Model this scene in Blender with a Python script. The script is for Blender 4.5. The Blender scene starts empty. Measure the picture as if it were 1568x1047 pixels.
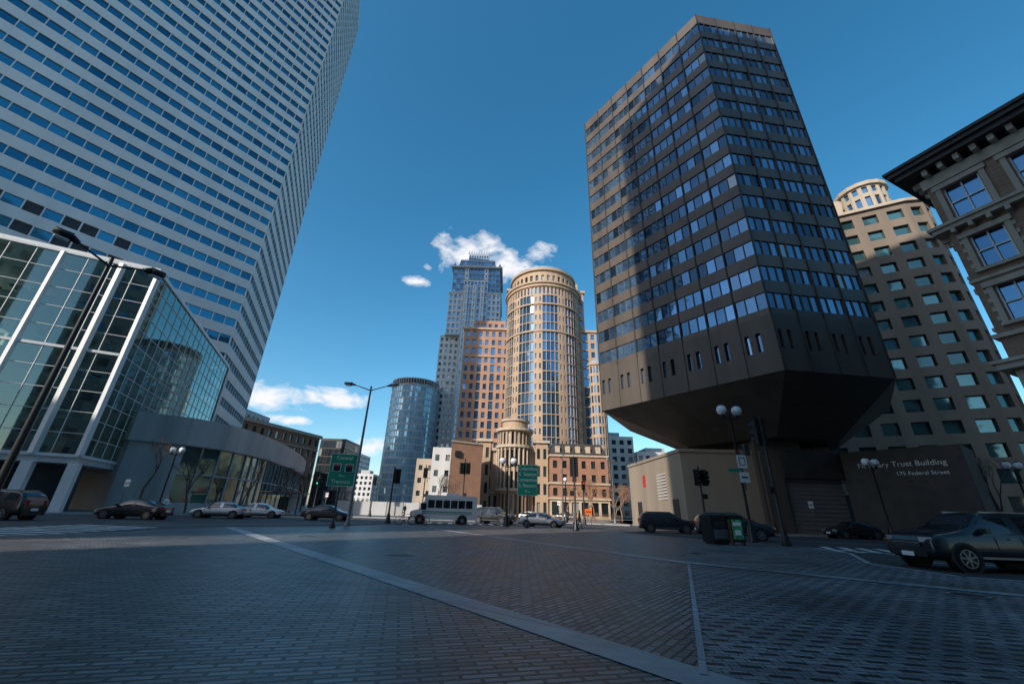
import bpy, math, random
from mathutils import Vector, Matrix
random.seed(7)
scene=bpy.context.scene
RAD=math.radians
# ------------------------------------------------------------------ materials
def newmat(n):
    m=bpy.data.materials.new(n); m.use_nodes=True
    nt=m.node_tree; b=nt.nodes['Principled BSDF']; return m,nt,b
def N(nt,t,**k):
    n=nt.nodes.new(t)
    for a,v in k.items(): setattr(n,a,v)
    return n
def solid(name,col,rough=.7,metal=0,var=.25,scale=1.5,bump=.0,streak=False):
    m,nt,b=newmat(name)
    tc=N(nt,'ShaderNodeTexCoord'); mp=N(nt,'ShaderNodeMapping')
    nt.links.new(tc.outputs['Object'],mp.inputs[0])
    if streak: mp.inputs['Scale'].default_value=(1,1,.12)
    no=N(nt,'ShaderNodeTexNoise'); no.inputs['Scale'].default_value=scale; no.inputs['Detail'].default_value=6
    nt.links.new(mp.outputs[0],no.inputs['Vector'])
    cr=N(nt,'ShaderNodeValToRGB')
    cr.color_ramp.elements[0].position=.3; cr.color_ramp.elements[1].position=.7
    cr.color_ramp.elements[0].color=tuple(c*(1-var) for c in col)+(1,)
    cr.color_ramp.elements[1].color=tuple(min(1,c*(1+var)) for c in col)+(1,)
    nt.links.new(no.outputs['Fac'],cr.inputs[0]); nt.links.new(cr.outputs[0],b.inputs['Base Color'])
    b.inputs['Roughness'].default_value=rough; b.inputs['Metallic'].default_value=metal
    if bump:
        bp=N(nt,'ShaderNodeBump'); bp.inputs['Strength'].default_value=bump; bp.inputs['Distance'].default_value=.02
        n2=N(nt,'ShaderNodeTexNoise'); n2.inputs['Scale'].default_value=scale*12
        nt.links.new(tc.outputs['Object'],n2.inputs['Vector'])
        nt.links.new(n2.outputs['Fac'],bp.inputs['Height']); nt.links.new(bp.outputs[0],b.inputs['Normal'])
    return m
def glass(name,c0,c1,metal=.3,rough=.04,ior=1.8,blind=0.0,wob=.02):
    """opaque window glass; every pane (mesh island) gets its own tint and a slight tilt"""
    m,nt,b=newmat(name)
    g=N(nt,'ShaderNodeNewGeometry'); cr=N(nt,'ShaderNodeValToRGB'); e=cr.color_ramp.elements
    e[0].color=c0+(1,); e[1].color=c1+(1,)
    if blind>0:
        e2=cr.color_ramp.elements.new(1-blind); e2.color=c1+(1,)
        e3=cr.color_ramp.elements.new(min(.999,1-blind+.01)); e3.color=(.42,.40,.36,1)
        cr.color_ramp.elements[-1].color=(.25,.25,.24,1)
    nt.links.new(g.outputs['Random Per Island'],cr.inputs[0])
    nt.links.new(cr.outputs[0],b.inputs['Base Color'])
    b.inputs['Roughness'].default_value=rough; b.inputs['Metallic'].default_value=metal; b.inputs['IOR'].default_value=ior
    wn=N(nt,'ShaderNodeTexWhiteNoise',noise_dimensions='1D'); nt.links.new(g.outputs['Random Per Island'],wn.inputs['W'])
    s=N(nt,'ShaderNodeVectorMath',operation='SUBTRACT'); s.inputs[1].default_value=(.5,.5,.5)
    nt.links.new(wn.outputs['Color'],s.inputs[0])
    tc=N(nt,'ShaderNodeTexCoord'); no=N(nt,'ShaderNodeTexNoise'); no.inputs['Scale'].default_value=.45
    nt.links.new(tc.outputs['Object'],no.inputs['Vector'])
    s3=N(nt,'ShaderNodeVectorMath',operation='SUBTRACT'); s3.inputs[1].default_value=(.5,.5,.5)
    nt.links.new(no.outputs['Color'],s3.inputs[0])
    ad=N(nt,'ShaderNodeVectorMath',operation='ADD'); nt.links.new(s.outputs[0],ad.inputs[0]); nt.links.new(s3.outputs[0],ad.inputs[1])
    sc=N(nt,'ShaderNodeVectorMath',operation='SCALE'); sc.inputs['Scale'].default_value=wob; nt.links.new(ad.outputs[0],sc.inputs[0])
    a2=N(nt,'ShaderNodeVectorMath',operation='ADD'); nt.links.new(g.outputs['Normal'],a2.inputs[0]); nt.links.new(sc.outputs[0],a2.inputs[1])
    nm=N(nt,'ShaderNodeVectorMath',operation='NORMALIZE'); nt.links.new(a2.outputs[0],nm.inputs[0]); nt.links.new(nm.outputs[0],b.inputs['Normal'])
    return m
def seeglass(name,tint,fac=.35):
    m=bpy.data.materials.new(name); m.use_nodes=True; nt=m.node_tree; nt.nodes.clear()
    o=N(nt,'ShaderNodeOutputMaterial'); mx=N(nt,'ShaderNodeMixShader'); t=N(nt,'ShaderNodeBsdfTransparent'); gl=N(nt,'ShaderNodeBsdfGlossy')
    t.inputs[0].default_value=tint+(1,); gl.inputs['Roughness'].default_value=.02; gl.inputs[0].default_value=(.78,.97,.93,1)
    lw=N(nt,'ShaderNodeFresnel'); lw.inputs[0].default_value=1.6
    ma=N(nt,'ShaderNodeMath',operation='ADD'); ma.inputs[1].default_value=fac; ma.use_clamp=True
    nt.links.new(lw.outputs[0],ma.inputs[0]); nt.links.new(ma.outputs[0],mx.inputs[0])
    nt.links.new(t.outputs[0],mx.inputs[1]); nt.links.new(gl.outputs[0],mx.inputs[2]); nt.links.new(mx.outputs[0],o.inputs[0])
    return m
def brickwall(name,c1,c2,mortar,bw=.25,bh=.08):
    m,nt,b=newmat(name)
    tc=N(nt,'ShaderNodeTexCoord'); sp=N(nt,'ShaderNodeSeparateXYZ'); nt.links.new(tc.outputs['Object'],sp.inputs[0])
    ad=N(nt,'ShaderNodeMath',operation='ADD'); nt.links.new(sp.outputs[0],ad.inputs[0]); nt.links.new(sp.outputs[1],ad.inputs[1])
    cb=N(nt,'ShaderNodeCombineXYZ'); nt.links.new(ad.outputs[0],cb.inputs[0]); nt.links.new(sp.outputs[2],cb.inputs[1])
    br=N(nt,'ShaderNodeTexBrick'); br.inputs['Scale'].default_value=1; br.inputs['Brick Width'].default_value=bw; br.inputs['Row Height'].default_value=bh
    br.inputs['Mortar Size'].default_value=.008; br.inputs['Color1'].default_value=c1+(1,); br.inputs['Color2'].default_value=c2+(1,); br.inputs['Mortar'].default_value=mortar+(1,)
    nt.links.new(cb.outputs[0],br.inputs['Vector'])
    no=N(nt,'ShaderNodeTexNoise'); no.inputs['Scale'].default_value=.6; no.inputs['Detail'].default_value=5; nt.links.new(tc.outputs['Object'],no.inputs['Vector'])
    mr=N(nt,'ShaderNodeMapRange'); mr.inputs['To Min'].default_value=.7; mr.inputs['To Max'].default_value=1.2; nt.links.new(no.outputs['Fac'],mr.inputs[0])
    mx=N(nt,'ShaderNodeVectorMath',operation='SCALE'); nt.links.new(br.outputs['Color'],mx.inputs[0]); nt.links.new(mr.outputs[0],mx.inputs['Scale'])
    nt.links.new(mx.outputs[0],b.inputs['Base Color']); b.inputs['Roughness'].default_value=.85
    return m
def paving(name,c1,c2,mortar,rot,bw,bh,ms,dots=False,rough=.5):
    m,nt,b=newmat(name)
    tc=N(nt,'ShaderNodeTexCoord'); mp=N(nt,'ShaderNodeMapping'); mp.inputs['Rotation'].default_value=(0,0,rot)
    nt.links.new(tc.outputs['Object'],mp.inputs[0])
    br=N(nt,'ShaderNodeTexBrick'); br.inputs['Scale'].default_value=1; br.inputs['Brick Width'].default_value=bw; br.inputs['Row Height'].default_value=bh
    br.inputs['Mortar Size'].default_value=ms; br.inputs['Mortar Smooth'].default_value=.3; br.inputs['Bias'].default_value=-.1
    br.inputs['Color1'].default_value=c1+(1,); br.inputs['Color2'].default_value=c2+(1,); br.inputs['Mortar'].default_value=mortar+(1,)
    nt.links.new(mp.outputs[0],br.inputs['Vector'])
    col=br.outputs['Color']
    if dots:
        b2=N(nt,'ShaderNodeTexBrick'); b2.inputs['Scale'].default_value=1; b2.inputs['Brick Width'].default_value=.34; b2.inputs['Row Height'].default_value=.22
        b2.inputs['Mortar Size'].default_value=.072; b2.inputs['Mortar Smooth'].default_value=.05
        nt.links.new(mp.outputs[0],b2.inputs['Vector'])
        mx=N(nt,'ShaderNodeMix',data_type='RGBA'); mx.inputs['A'].default_value=(.012,.013,.015,1)
        nt.links.new(b2.outputs['Fac'],mx.inputs['Factor']); nt.links.new(col,mx.inputs['B']); col=mx.outputs['Result']
    no=N(nt,'ShaderNodeTexNoise'); no.inputs['Scale'].default_value=.45; no.inputs['Detail'].default_value=9; no.inputs['Roughness'].default_value=.65
    nt.links.new(tc.outputs['Object'],no.inputs['Vector'])
    mr=N(nt,'ShaderNodeMapRange'); mr.inputs['From Min'].default_value=.3; mr.inputs['From Max'].default_value=.7; mr.inputs['To Min'].default_value=.42; mr.inputs['To Max'].default_value=1.4
    nt.links.new(no.outputs['Fac'],mr.inputs[0])
    sc=N(nt,'ShaderNodeVectorMath',operation='SCALE'); nt.links.new(col,sc.inputs[0]); nt.links.new(mr.outputs[0],sc.inputs['Scale'])
    nt.links.new(sc.outputs[0],b.inputs['Base Color'])
    r2=N(nt,'ShaderNodeMapRange'); r2.inputs['To Min'].default_value=rough-.15; r2.inputs['To Max'].default_value=rough+.2; nt.links.new(no.outputs['Fac'],r2.inputs[0])
    nt.links.new(r2.outputs[0],b.inputs['Roughness'])
    bp=N(nt,'ShaderNodeBump'); bp.inputs['Strength'].default_value=.85; bp.inputs['Distance'].default_value=.016; bp.invert=True
    n3=N(nt,'ShaderNodeTexNoise'); n3.inputs['Scale'].default_value=35; nt.links.new(tc.outputs['Object'],n3.inputs['Vector'])
    am=N(nt,'ShaderNodeMath',operation='MULTIPLY_ADD'); am.inputs[1].default_value=.4; nt.links.new(n3.outputs['Fac'],am.inputs[0]); nt.links.new(br.outputs['Fac'],am.inputs[2])
    nt.links.new(am.outputs[0],bp.inputs['Height']); nt.links.new(bp.outputs[0],b.inputs['Normal'])
    return m
def paint(name,col,metal=.3,rough=.3):
    m,nt,b=newmat(name); b.inputs['Base Color'].default_value=col+(1,); b.inputs['Metallic'].default_value=metal
    b.inputs['Roughness'].default_value=rough; b.inputs['Coat Weight'].default_value=.5; b.inputs['Coat Roughness'].default_value=.05
    no=N(nt,'ShaderNodeTexNoise'); no.inputs['Scale'].default_value=3; mr=N(nt,'ShaderNodeMapRange'); mr.inputs['To Min'].default_value=rough-.08; mr.inputs['To Max'].default_value=rough+.15
    nt.links.new(no.outputs['Fac'],mr.inputs[0]); nt.links.new(mr.outputs[0],b.inputs['Roughness'])
    return m
def emis(name,col,s):
    m,nt,b=newmat(name); b.inputs['Base Color'].default_value=col+(1,); b.inputs['Emission Color'].default_value=col+(1,); b.inputs['Emission Strength'].default_value=s; return m

M=dict(
 twall=solid('pale_precast',(.62,.62,.61),.55,0,.08,.25,streak=True),
 tglass=glass('tower_glass',(.02,.15,.24),(.07,.30,.42),.8,.05,1.8,wob=.02),
 louver=solid('louver_dark',(.03,.03,.035),.5),
 dwall=solid('brown_concrete',(.085,.07,.058),.6,0,.22,.5,.3,streak=True),
 dmetal=solid('bronze_panel',(.095,.073,.057),.5,0,.25,.4,streak=True),
 dglass=glass('bronze_glass',(.02,.05,.09),(.20,.34,.50),.75,.03,2.0,.02,.06),
 beige=solid('beige_stone',(.42,.35,.27),.75,0,.15,.3,streak=True),
 podium=solid('podium_stone',(.30,.245,.19),.75,0,.18,.3,streak=True),
 tan=solid('tan_granite',(.41,.295,.20),.7,0,.12,.3),
 pink=solid('pink_granite',(.36,.205,.135),.7,0,.15,.3),
 trim=solid('stone_trim',(.46,.38,.29),.7,0,.12,1.,.2),
 bluegl=glass('blue_glass',(.03,.10,.19),(.10,.25,.42),.65,.05,1.8,wob=.04),
 greengl=glass('green_glass',(.02,.07,.08),(.09,.21,.22),.6,.05,1.8,.04,.05),
 darkgl=glass('dark_glass',(.012,.018,.022),(.05,.07,.08),.2,.05,1.7,.12,.04),
 skygl=glass('curtain_glass',(.30,.47,.53),(.52,.68,.74),.25,.05,1.8,wob=.06),
 ggrey=solid('grey_granite',(.58,.56,.53),.65,0,.12,.3),
 gblue=solid('bluegrey_granite',(.25,.31,.38),.6,0,.12,.3),
 white=solid('white_precast',(.54,.54,.54),.7,0,.1,.3,streak=True),
 conc=solid('concrete',(.44,.435,.43),.8,0,.15,.5,.3,streak=True),
 concs=solid('service_door_grey',(.17,.17,.17),.7,0,.1,.5),
 arch=solid('beige_precast',(.19,.15,.115),.8,0,.15,.4,.2,streak=True),
 brickR=brickwall('brown_brick',(.24,.13,.085),(.34,.19,.125),(.3,.26,.22)),
 brickO=brickwall('red_brick',(.30,.12,.07),(.38,.17,.10),(.3,.25,.2)),
 brickW=brickwall('orange_brick',(.38,.19,.11),(.42,.22,.13),(.35,.25,.2)),
 limestone=solid('limestone',(.43,.365,.29),.75,0,.15,1.2,.3,streak=True),
 copper=solid('dark_cornice',(.045,.038,.033),.6,0,.3,1.),
 frame=solid('white_frame',(.70,.72,.73),.45,0,.05,1.),
 asg=seeglass('atrium_glass',(.38,.56,.50),.10),
 inter=solid('interior',(.40,.44,.40),.8,0,.2,.2),
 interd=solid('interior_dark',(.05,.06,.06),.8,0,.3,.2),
 asphalt=solid('asphalt',(.045,.047,.051),.75,0,.3,.7,.6),
 mark=solid('road_paint',(.6,.6,.58),.7,0,.25,4.),
 markY=solid('yellow_paint',(.55,.38,.06),.7,0,.25,4.),
 walk=paving('sidewalk_slabs',(.26,.26,.255),(.31,.31,.30),(.12,.12,.12),.2,1.5,1.5,.012,rough=.7),
 kerb=solid('granite_kerb',(.33,.33,.34),.7,0,.2,5.,.2),
 black=solid('black_iron',(.018,.019,.02),.4,.3,.2,5.),
 grey=solid('galvanised',(.16,.17,.18),.45,.6,.2,4.),
 globe=emis('globe_glass',(.75,.78,.8),.0),
 green=solid('sign_green',(.0,.27,.17),.45,0,.06,2.),
 wht=solid('sign_white',(.8,.8,.8),.5,0,.05,2.),
 red=emis('lamp_red',(.8,.02,.01),2.), grn=emis('lamp_green',(.02,.7,.35),2.5), off=solid('lens_off',(.04,.03,.01),.2),
 tyre=solid('tyre',(.015,.015,.016),.85), rim=solid('rim',(.30,.31,.32),.3,.8,.1,3.),
 cglass=glass('car_glass',(.010,.014,.018),(.02,.025,.03),.0,.02,1.6,wob=.01),
 head=solid('headlamp',(.6,.62,.65),.1,.5,.1,8.), tail=solid('tail_lamp',(.35,.01,.01),.2,0,.1,8.),
 bark=solid('bark',(.10,.08,.065),.9,0,.3,3.,.5), bush=solid('dry_twigs',(.30,.17,.10),.9,0,.35,3.),
 orange=solid('orange_plastic',(.7,.13,.02),.6,0,.1,3.), redm=solid('red_fabric',(.5,.03,.03),.7,0,.1,3.),
 skin=solid('skin',(.45,.27,.2),.6), cloth=solid('dark_coat',(.03,.035,.05),.9), jean=solid('blue_jeans',(.06,.09,.16),.9),
 roof=solid('roof_gravel',(.18,.18,.18),.9),
 poster=solid('green_poster',(.05,.35,.15),.5,0,.6,6.),
)
M['globe'].node_tree.nodes['Principled BSDF'].inputs['Roughness'].default_value=.2
# ------------------------------------------------------------------ mesh builder
class MB:
    def __init__(s): s.v=[];s.f=[];s.m=[];s.mats=[];s.sm=[]
    def mi(s,m):
        m=M[m] if isinstance(m,str) else m
        if m not in s.mats: s.mats.append(m)
        return s.mats.index(m)
    def face(s,pts,m,smooth=False):
        i=len(s.v); s.v+= [tuple(p) for p in pts]; s.f.append(tuple(range(i,i+len(pts)))); s.m.append(s.mi(m)); s.sm.append(smooth)
    def box(s,c,d,m,rz=0):
        x,y,z=[k/2 for k in d]; ca,sa=math.cos(rz),math.sin(rz)
        P=[]
        for dx,dy,dz in ((-x,-y,-z),(x,-y,-z),(x,y,-z),(-x,y,-z),(-x,-y,z),(x,-y,z),(x,y,z),(-x,y,z)):
            P.append((c[0]+dx*ca-dy*sa,c[1]+dx*sa+dy*ca,c[2]+dz))
        i=len(s.v); s.v+=P; k=s.mi(m)
        for q in ((0,3,2,1),(4,5,6,7),(0,1,5,4),(1,2,6,5),(2,3,7,6),(3,0,4,7)):
            s.f.append(tuple(i+a for a in q)); s.m.append(k); s.sm.append(False)
    def beam(s,a,b,w,h,m):
        a=Vector(a);b=Vector(b); d=(b-a).normalized(); up=Vector((0,0,1)) if abs(d.z)<.95 else Vector((1,0,0))
        x=d.cross(up).normalized()*w/2; y=x.cross(d).normalized()*h/2
        i=len(s.v); s.v+=[tuple(p+q) for p in (a,b) for q in (-x-y,x-y,x+y,-x+y)]; k=s.mi(m)
        for q in ((0,1,2,3),(7,6,5,4),(0,4,5,1),(1,5,6,2),(2,6,7,3),(3,7,4,0)):
            s.f.append(tuple(i+t for t in q)); s.m.append(k); s.sm.append(False)
    def tube(s,a,b,r0,r1,m,seg=10,caps=True):
        a=Vector(a);b=Vector(b); d=(b-a).normalized(); up=Vector((0,0,1)) if abs(d.z)<.95 else Vector((1,0,0))
        x=d.cross(up).normalized(); y=x.cross(d).normalized(); i=len(s.v); k=s.mi(m)
        for p,r in ((a,r0),(b,r1)):
            for j in range(seg):
                t=2*math.pi*j/seg; s.v.append(tuple(p+x*math.cos(t)*r+y*math.sin(t)*r))
        for j in range(seg):
            n=(j+1)%seg; s.f.append((i+j,i+n,i+seg+n,i+seg+j)); s.m.append(k); s.sm.append(True)
        if caps:
            s.f.append(tuple(i+j for j in range(seg))[::-1]); s.m.append(k); s.sm.append(False)
            s.f.append(tuple(i+seg+j for j in range(seg))); s.m.append(k); s.sm.append(False)
    def lathe(s,c,prof,m,seg=16):
        i=len(s.v); k=s.mi(m)
        for r,z in prof:
            for j in range(seg):
                t=2*math.pi*j/seg; s.v.append((c[0]+r*math.cos(t),c[1]+r*math.sin(t),c[2]+z))
        for a in range(len(prof)-1):
            for j in range(seg):
                n=(j+1)%seg; s.f.append((i+a*seg+j,i+a*seg+n,i+(a+1)*seg+n,i+(a+1)*seg+j)); s.m.append(k); s.sm.append(True)
    def prism(s,poly,z0,z1,m,top=None,bottom=False):
        n=len(poly)
        for j in range(n):
            p=poly[j];q=poly[(j+1)%n]; s.face([(p[0],p[1],z0),(q[0],q[1],z0),(q[0],q[1],z1),(p[0],p[1],z1)],m)
        s.face([(p[0],p[1],z1) for p in poly],top or m)
        if bottom: s.face([(p[0],p[1],z0) for p in poly][::-1],m)
    def facade(s,pts,zs,fx,fz,dep,mw,mg,fn=None,zoff=.5):
        """real recessed windows; pts: outline points, outside on the right-hand side of travel"""
        for a in range(len(pts)-1):
            p=Vector(pts[a]);q=Vector(pts[a+1]); d=q-p; L=d.length
            if L<1e-6: continue
            u=d/L; n=Vector((u.y,-u.x))
            for r in range(len(zs)-1):
                z0,z1=zs[r],zs[r+1]; w,g,kx,kz=mw,mg,fx,fz
                if fn:
                    o=fn(a,r,len(pts)-1,len(zs)-1)
                    if o: w,g,kx,kz=o
                def P(x,z,dd=0): c=p+u*x-n*dd; return (c.x,c.y,z)
                if not g:
                    s.face([P(0,z0),P(L,z0),P(L,z1),P(0,z1)],w); continue
                x0=L*(1-kx)/2; x1=L-x0; h=z1-z0; b0=z0+h*(1-kz)*zoff; b1=b0+h*kz
                if b0>z0+1e-4: s.face([P(0,z0),P(L,z0),P(L,b0),P(0,b0)],w)
                if b1<z1-1e-4: s.face([P(0,b1),P(L,b1),P(L,z1),P(0,z1)],w)
                if x0>1e-4:
                    s.face([P(0,b0),P(x0,b0),P(x0,b1),P(0,b1)],w); s.face([P(x1,b0),P(L,b0),P(L,b1),P(x1,b1)],w)
                s.face([P(x0,b0),P(x1,b0),P(x1,b0,dep),P(x0,b0,dep)],w)
                s.face([P(x0,b1,dep),P(x1,b1,dep),P(x1,b1),P(x0,b1)],w)
                if x0>1e-4:
                    s.face([P(x0,b0),P(x0,b0,dep),P(x0,b1,dep),P(x0,b1)],w); s.face([P(x1,b0,dep),P(x1,b0),P(x1,b1),P(x1,b1,dep)],w)
                s.face([P(x0,b0,dep),P(x1,b0,dep),P(x1,b1,dep),P(x0,b1,dep)],g)
    def block(s,poly,z0,z1,pitch,floor,fx,fz,dep,mw,mg,fn=None,roof='roof',parapet=.8,skip=()):
        nz=max(1,round((z1-z0)/floor)); zs=[z0+(z1-z0)*i/nz for i in range(nz+1)]
        n=len(poly)
        for j in range(n):
            p=poly[j];q=poly[(j+1)%n]; L=math.dist(p,q); nx=max(1,round(L/pitch))
            if j in skip: s.face([(p[0],p[1],z0),(q[0],q[1],z0),(q[0],q[1],z1),(p[0],p[1],z1)],mw)
            else: s.facade([(p[0]+(q[0]-p[0])*i/nx,p[1]+(q[1]-p[1])*i/nx) for i in range(nx+1)],zs,fx,fz,dep,mw,mg,fn)
        if parapet>0:
            s.prism(poly,z1,z1+parapet,mw,top=roof)
        else: s.face([(p[0],p[1],z1) for p in poly],roof)
    def obj(s,name,loc=(0,0,0),rz=0,bevel=0,sub=0,parent=None):
        me=bpy.data.meshes.new(name); me.from_pydata(s.v,[],s.f)
        for m in s.mats: me.materials.append(m)
        me.polygons.foreach_set('material_index',s.m); me.polygons.foreach_set('use_smooth',s.sm); me.update()
        o=bpy.data.objects.new(name,me); scene.collection.objects.link(o); o.location=loc; o.rotation_euler=(0,0,rz)
        if parent: o.parent=parent
        if sub: md=o.modifiers.new('s','SUBSURF'); md.levels=sub; md.render_levels=sub
        if bevel: md=o.modifiers.new('b','BEVEL'); md.width=bevel; md.segments=2; md.limit_method='ANGLE'
        return o
def empty(name,loc=(0,0,0),rz=0):
    o=bpy.data.objects.new(name,None); scene.collection.objects.link(o); o.location=loc; o.rotation_euler=(0,0,rz); return o
def rect(x0,x1,y0,y1): return [(x0,y0),(x1,y0),(x1,y1),(x0,y1)]
def circ(cx,cy,r,n): return [(cx+r*math.cos(2*math.pi*i/n),cy+r*math.sin(2*math.pi*i/n)) for i in range(n)]
def inset(poly,d):
    R=[];n=len(poly)
    for j in range(n):
        a=Vector(poly[j-1]);b=Vector(poly[j]);c=Vector(poly[(j+1)%n]);n1=(b-a).normalized();n2=(c-b).normalized()
        n1=Vector((-n1.y,n1.x));n2=Vector((-n2.y,n2.x)); R.append(tuple(b+(n1+n2)*d/max(.3,1+n1.dot(n2))))
    return R
def ledge(mb,poly,z,h,out,m): mb.prism(inset(poly,-out),z,z+h,m,bottom=True)
def text(body,size,loc,rot,mat,parent=None,name='lettering',align='CENTER'):
    c=bpy.data.curves.new(name,'FONT'); c.body=body; c.size=size; c.align_x=align; c.align_y='CENTER'; c.extrude=.004
    c.materials.append(M[mat]); o=bpy.data.objects.new(name,c); scene.collection.objects.link(o)
    o.location=loc; o.rotation_euler=rot
    if parent: o.parent=parent
    return o
G=-.12   # street level; plaza and pavements stand one kerb higher at 0
# ------------------------------------------------------------------ ground
mb=MB(); mb.face([(-2500,-1500,G),(2500,-1500,G),(2500,4000,G),(-2500,4000,G)],'asphalt'); mb.obj('ground')
edge=[(-60,13),(-30,14),(-17.6,15.5),(-16.3,19),(-15.8,24.6),(-11.8,28.9),(-9.5,34.5),(-8.2,37),(-5,39.3),(0,41.5),(4,41),(7.5,37.5),(11,30),(15.8,23.5),(15.6,20),(12.6,15.4),(12.6,12.4),(16,10.8),(40,7)]
mPA=paving('plaza_brick_dark',(.215,.217,.225),(.06,.062,.066),(.010,.011,.012),RAD(-14),.34,.10,.021,rough=.42)
mPB=paving('plaza_brick_dotted',(.14,.142,.15),(.24,.243,.255),(.04,.04,.043),RAD(8),.23,.115,.008,True,rough=.48)
mPC=paving('plaza_brick_cross',(.19,.192,.20),(.06,.062,.067),(.011,.012,.013),RAD(-52),.30,.11,.021,rough=.42)
pl=MB()
poly=[(-60,-20),(60,-20),(60,4)]+edge[::-1]
pl.face([(x,y,0) for x,y in poly],mPA)
n=len(edge)
for i in range(n-1):
    p,q=edge[i],edge[i+1]
    pl.face([(p[0],p[1],G),(p[0],p[1],0),(q[0],q[1],0),(q[0],q[1],G)],'kerb')
pl.obj('brick_plaza')
def strip(pts,w,z,m,name):
    s=MB()
    for a in range(len(pts)-1):
        p=Vector(pts[a]);q=Vector(pts[a+1]);d=(q-p).normalized();nn=Vector((-d.y,d.x))*w/2
        s.face([(*(p-nn),z),(*(q-nn),z),(*(q+nn),z),(*(p+nn),z)],m)
    return s.obj(name)
zone=MB(); zone.face([(x,y,.004) for x,y in [(2.1,5.25),(1.7,4.2),(5,-1),(8,-6),(50,-6),(39,6.4),(16,10.4),(12.3,12.2),(12.3,15.4),(15.3,20),(15.4,23.3),(11,28.5),(5.6,13.6)]],mPB); zone.obj('dotted_paving')
z2=MB(); z2.face([(x,y,.004) for x,y in [(-14.6,24.6),(1.75,4.3),(2.08,5.28),(5.5,13.55),(-8.4,36.2),(-11.3,28.6)]],mPC); z2.obj('diagonal_paving')
mS=paving('granite_strip',(.27,.28,.295),(.33,.34,.355),(.06,.06,.065),RAD(-50.7),1.1,6.,.012,rough=.45)
strip([(-15.6,24.9),(1.75,4.3),(6,-.7)],.5,.008,mS,'granite_band')
strip([(-8.5,36.3),(5.6,13.6)],.42,.012,mS,'granite_band')
strip([(5.6,13.6),(10.2,9.7),(30,-5)],.42,.0165,mS,'granite_band')
strip([(5.5,13.5),(2.15,5.25),(1.8,4.4)],.07,.014,mS,'granite_band')
kb=MB()
for i in range(n-1):
    p=Vector(edge[i]);q=Vector(edge[i+1]);d=(q-p).normalized();nn=Vector((d.y,-d.x))*.18
    kb.face([(*p,.006),(*(p+nn),.006),(*(q+nn),.006),(*q,.006)][::-1],'kerb')
kb.obj('plaza_kerb')
mc=MB()
for (x,y,r_) in ((-3.2,13.5,.32),(7.4,17.2,.32),(9.3,9.2,.28),(-9,20,.32)):
    mc.lathe((x,y,.021),[(r_,0),(r_*.86,.004),(0,.004)],'black',24); mc.lathe((x,y,.02),[(r_*1.15,0),(r_,.002)],'kerb',24)
mc.obj('manhole_covers')
lp=MB(); lpoly=[(-140,20),(-62,27),(-40,37.5),(-31,50),(-33,70),(-46,112),(-66,180),(-140,200)]
lp.prism(lpoly,G,0,'kerb',top='walk'); lp.obj('pavement')
rp=MB(); rp.prism([(19,44),(27,41.5),(36,41),(41,34),(28,21),(26.5,14),(60,0),(140,10),(140,150),(30,110),(18,80)],G,0,'kerb',top='walk'); rp.obj('pavement')
cp=MB(); cp.prism([(-30,60),(-4,58),(-2,100),(0,220),(-60,220),(-40,120)],G,0,'kerb',top='walk'); cp.obj('pavement')
cp=MB(); cp.prism([(7,66),(17,60),(34,110),(34,220),(6,220)],G,0,'kerb',top='walk'); cp.obj('pavement')
mk=MB()
def line(p,q,w=.15,m='mark',dash=0):
    p=Vector(p);q=Vector(q);L=(q-p).length;d=(q-p)/L;nn=Vector((-d.y,d.x))*w/2;t=0
    while t<L:
        e=min(L,t+(dash or L)); a=p+d*t;b=p+d*e
        mk.face([(*(a-nn),G+.004),(*(b-nn),G+.004),(*(b+nn),G+.004),(*(a+nn),G+.004)],m); t=e+(dash*2 if dash else L)
line((-70,17),(-20,21)); line((-70,21),(-22,30),.15,'mark',3); line((-22,26),(-13,42),.15); line((-20,40),(-3,49),.15,'mark',3)
line((13.5,38),(30,27)); line((16,26),(22,19),.4); line((17,17.9),(50,14),.12,'mark',3); line((14,12.1),(40,8.4),.12)
for i in range(9): line((-18.6-i*.1,17+i*.95),(-23.5-i*.1,17.5+i*.95),.4)
for i in range(8): line((17.0+i*.9,22.5-i*.2),(19.0+i*.9,26.5-i*.2),.4)
for i in range(8): line((-8+i*1.1,45+i*.1),(-8.5+i*1.1,49+i*.1),.45)
line((-14,60),(-16,110),.15,'markY'); line((-4,52),(5,110),.15,'mark',3)
mk.obj('road_markings')
# ------------------------------------------------------------------ left banded tower
mb=MB()
A=(-69.1,90.7);B=(-113.2,30);C=(-83,125);D=(-130,135);E=(-152,58); H=223; fl=4.45
def tf(a,r,na,nr):
    if r in(9,10,11) and (a*7)%5 not in(0,1) and 19<na<40 and a<20: return ('twall','louver',.9,.5)
    return None
mb.block([B,A,C,D,E],0,H,2.6,fl,.94,.46,.3,'twall','tglass',tf,parapet=2.2)
mb.obj('banded_office_tower')
# ------------------------------------------------------------------ unseen blocks added behind the viewpoint to block the sun
mb=MB(); mb.block([(-36,-58),(48,-70),(52,-34),(-43.4,-25.5)],0,114,3.2,3.9,.6,.5,.3,'ggrey','bluegl'); mb.obj('unseen_shading_tower')  # added out of view to shade the plaza and most of the dark tower
mb=MB(); mb.block([(-150,-60),(-88,-62),(-51.5,-28),(-130,-20)],0,58,3.2,3.9,.6,.5,.3,'ggrey','darkgl'); mb.obj('unseen_shading_block')  # added out of view; shades ground at left, side slanted to leave a sun gap
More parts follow.
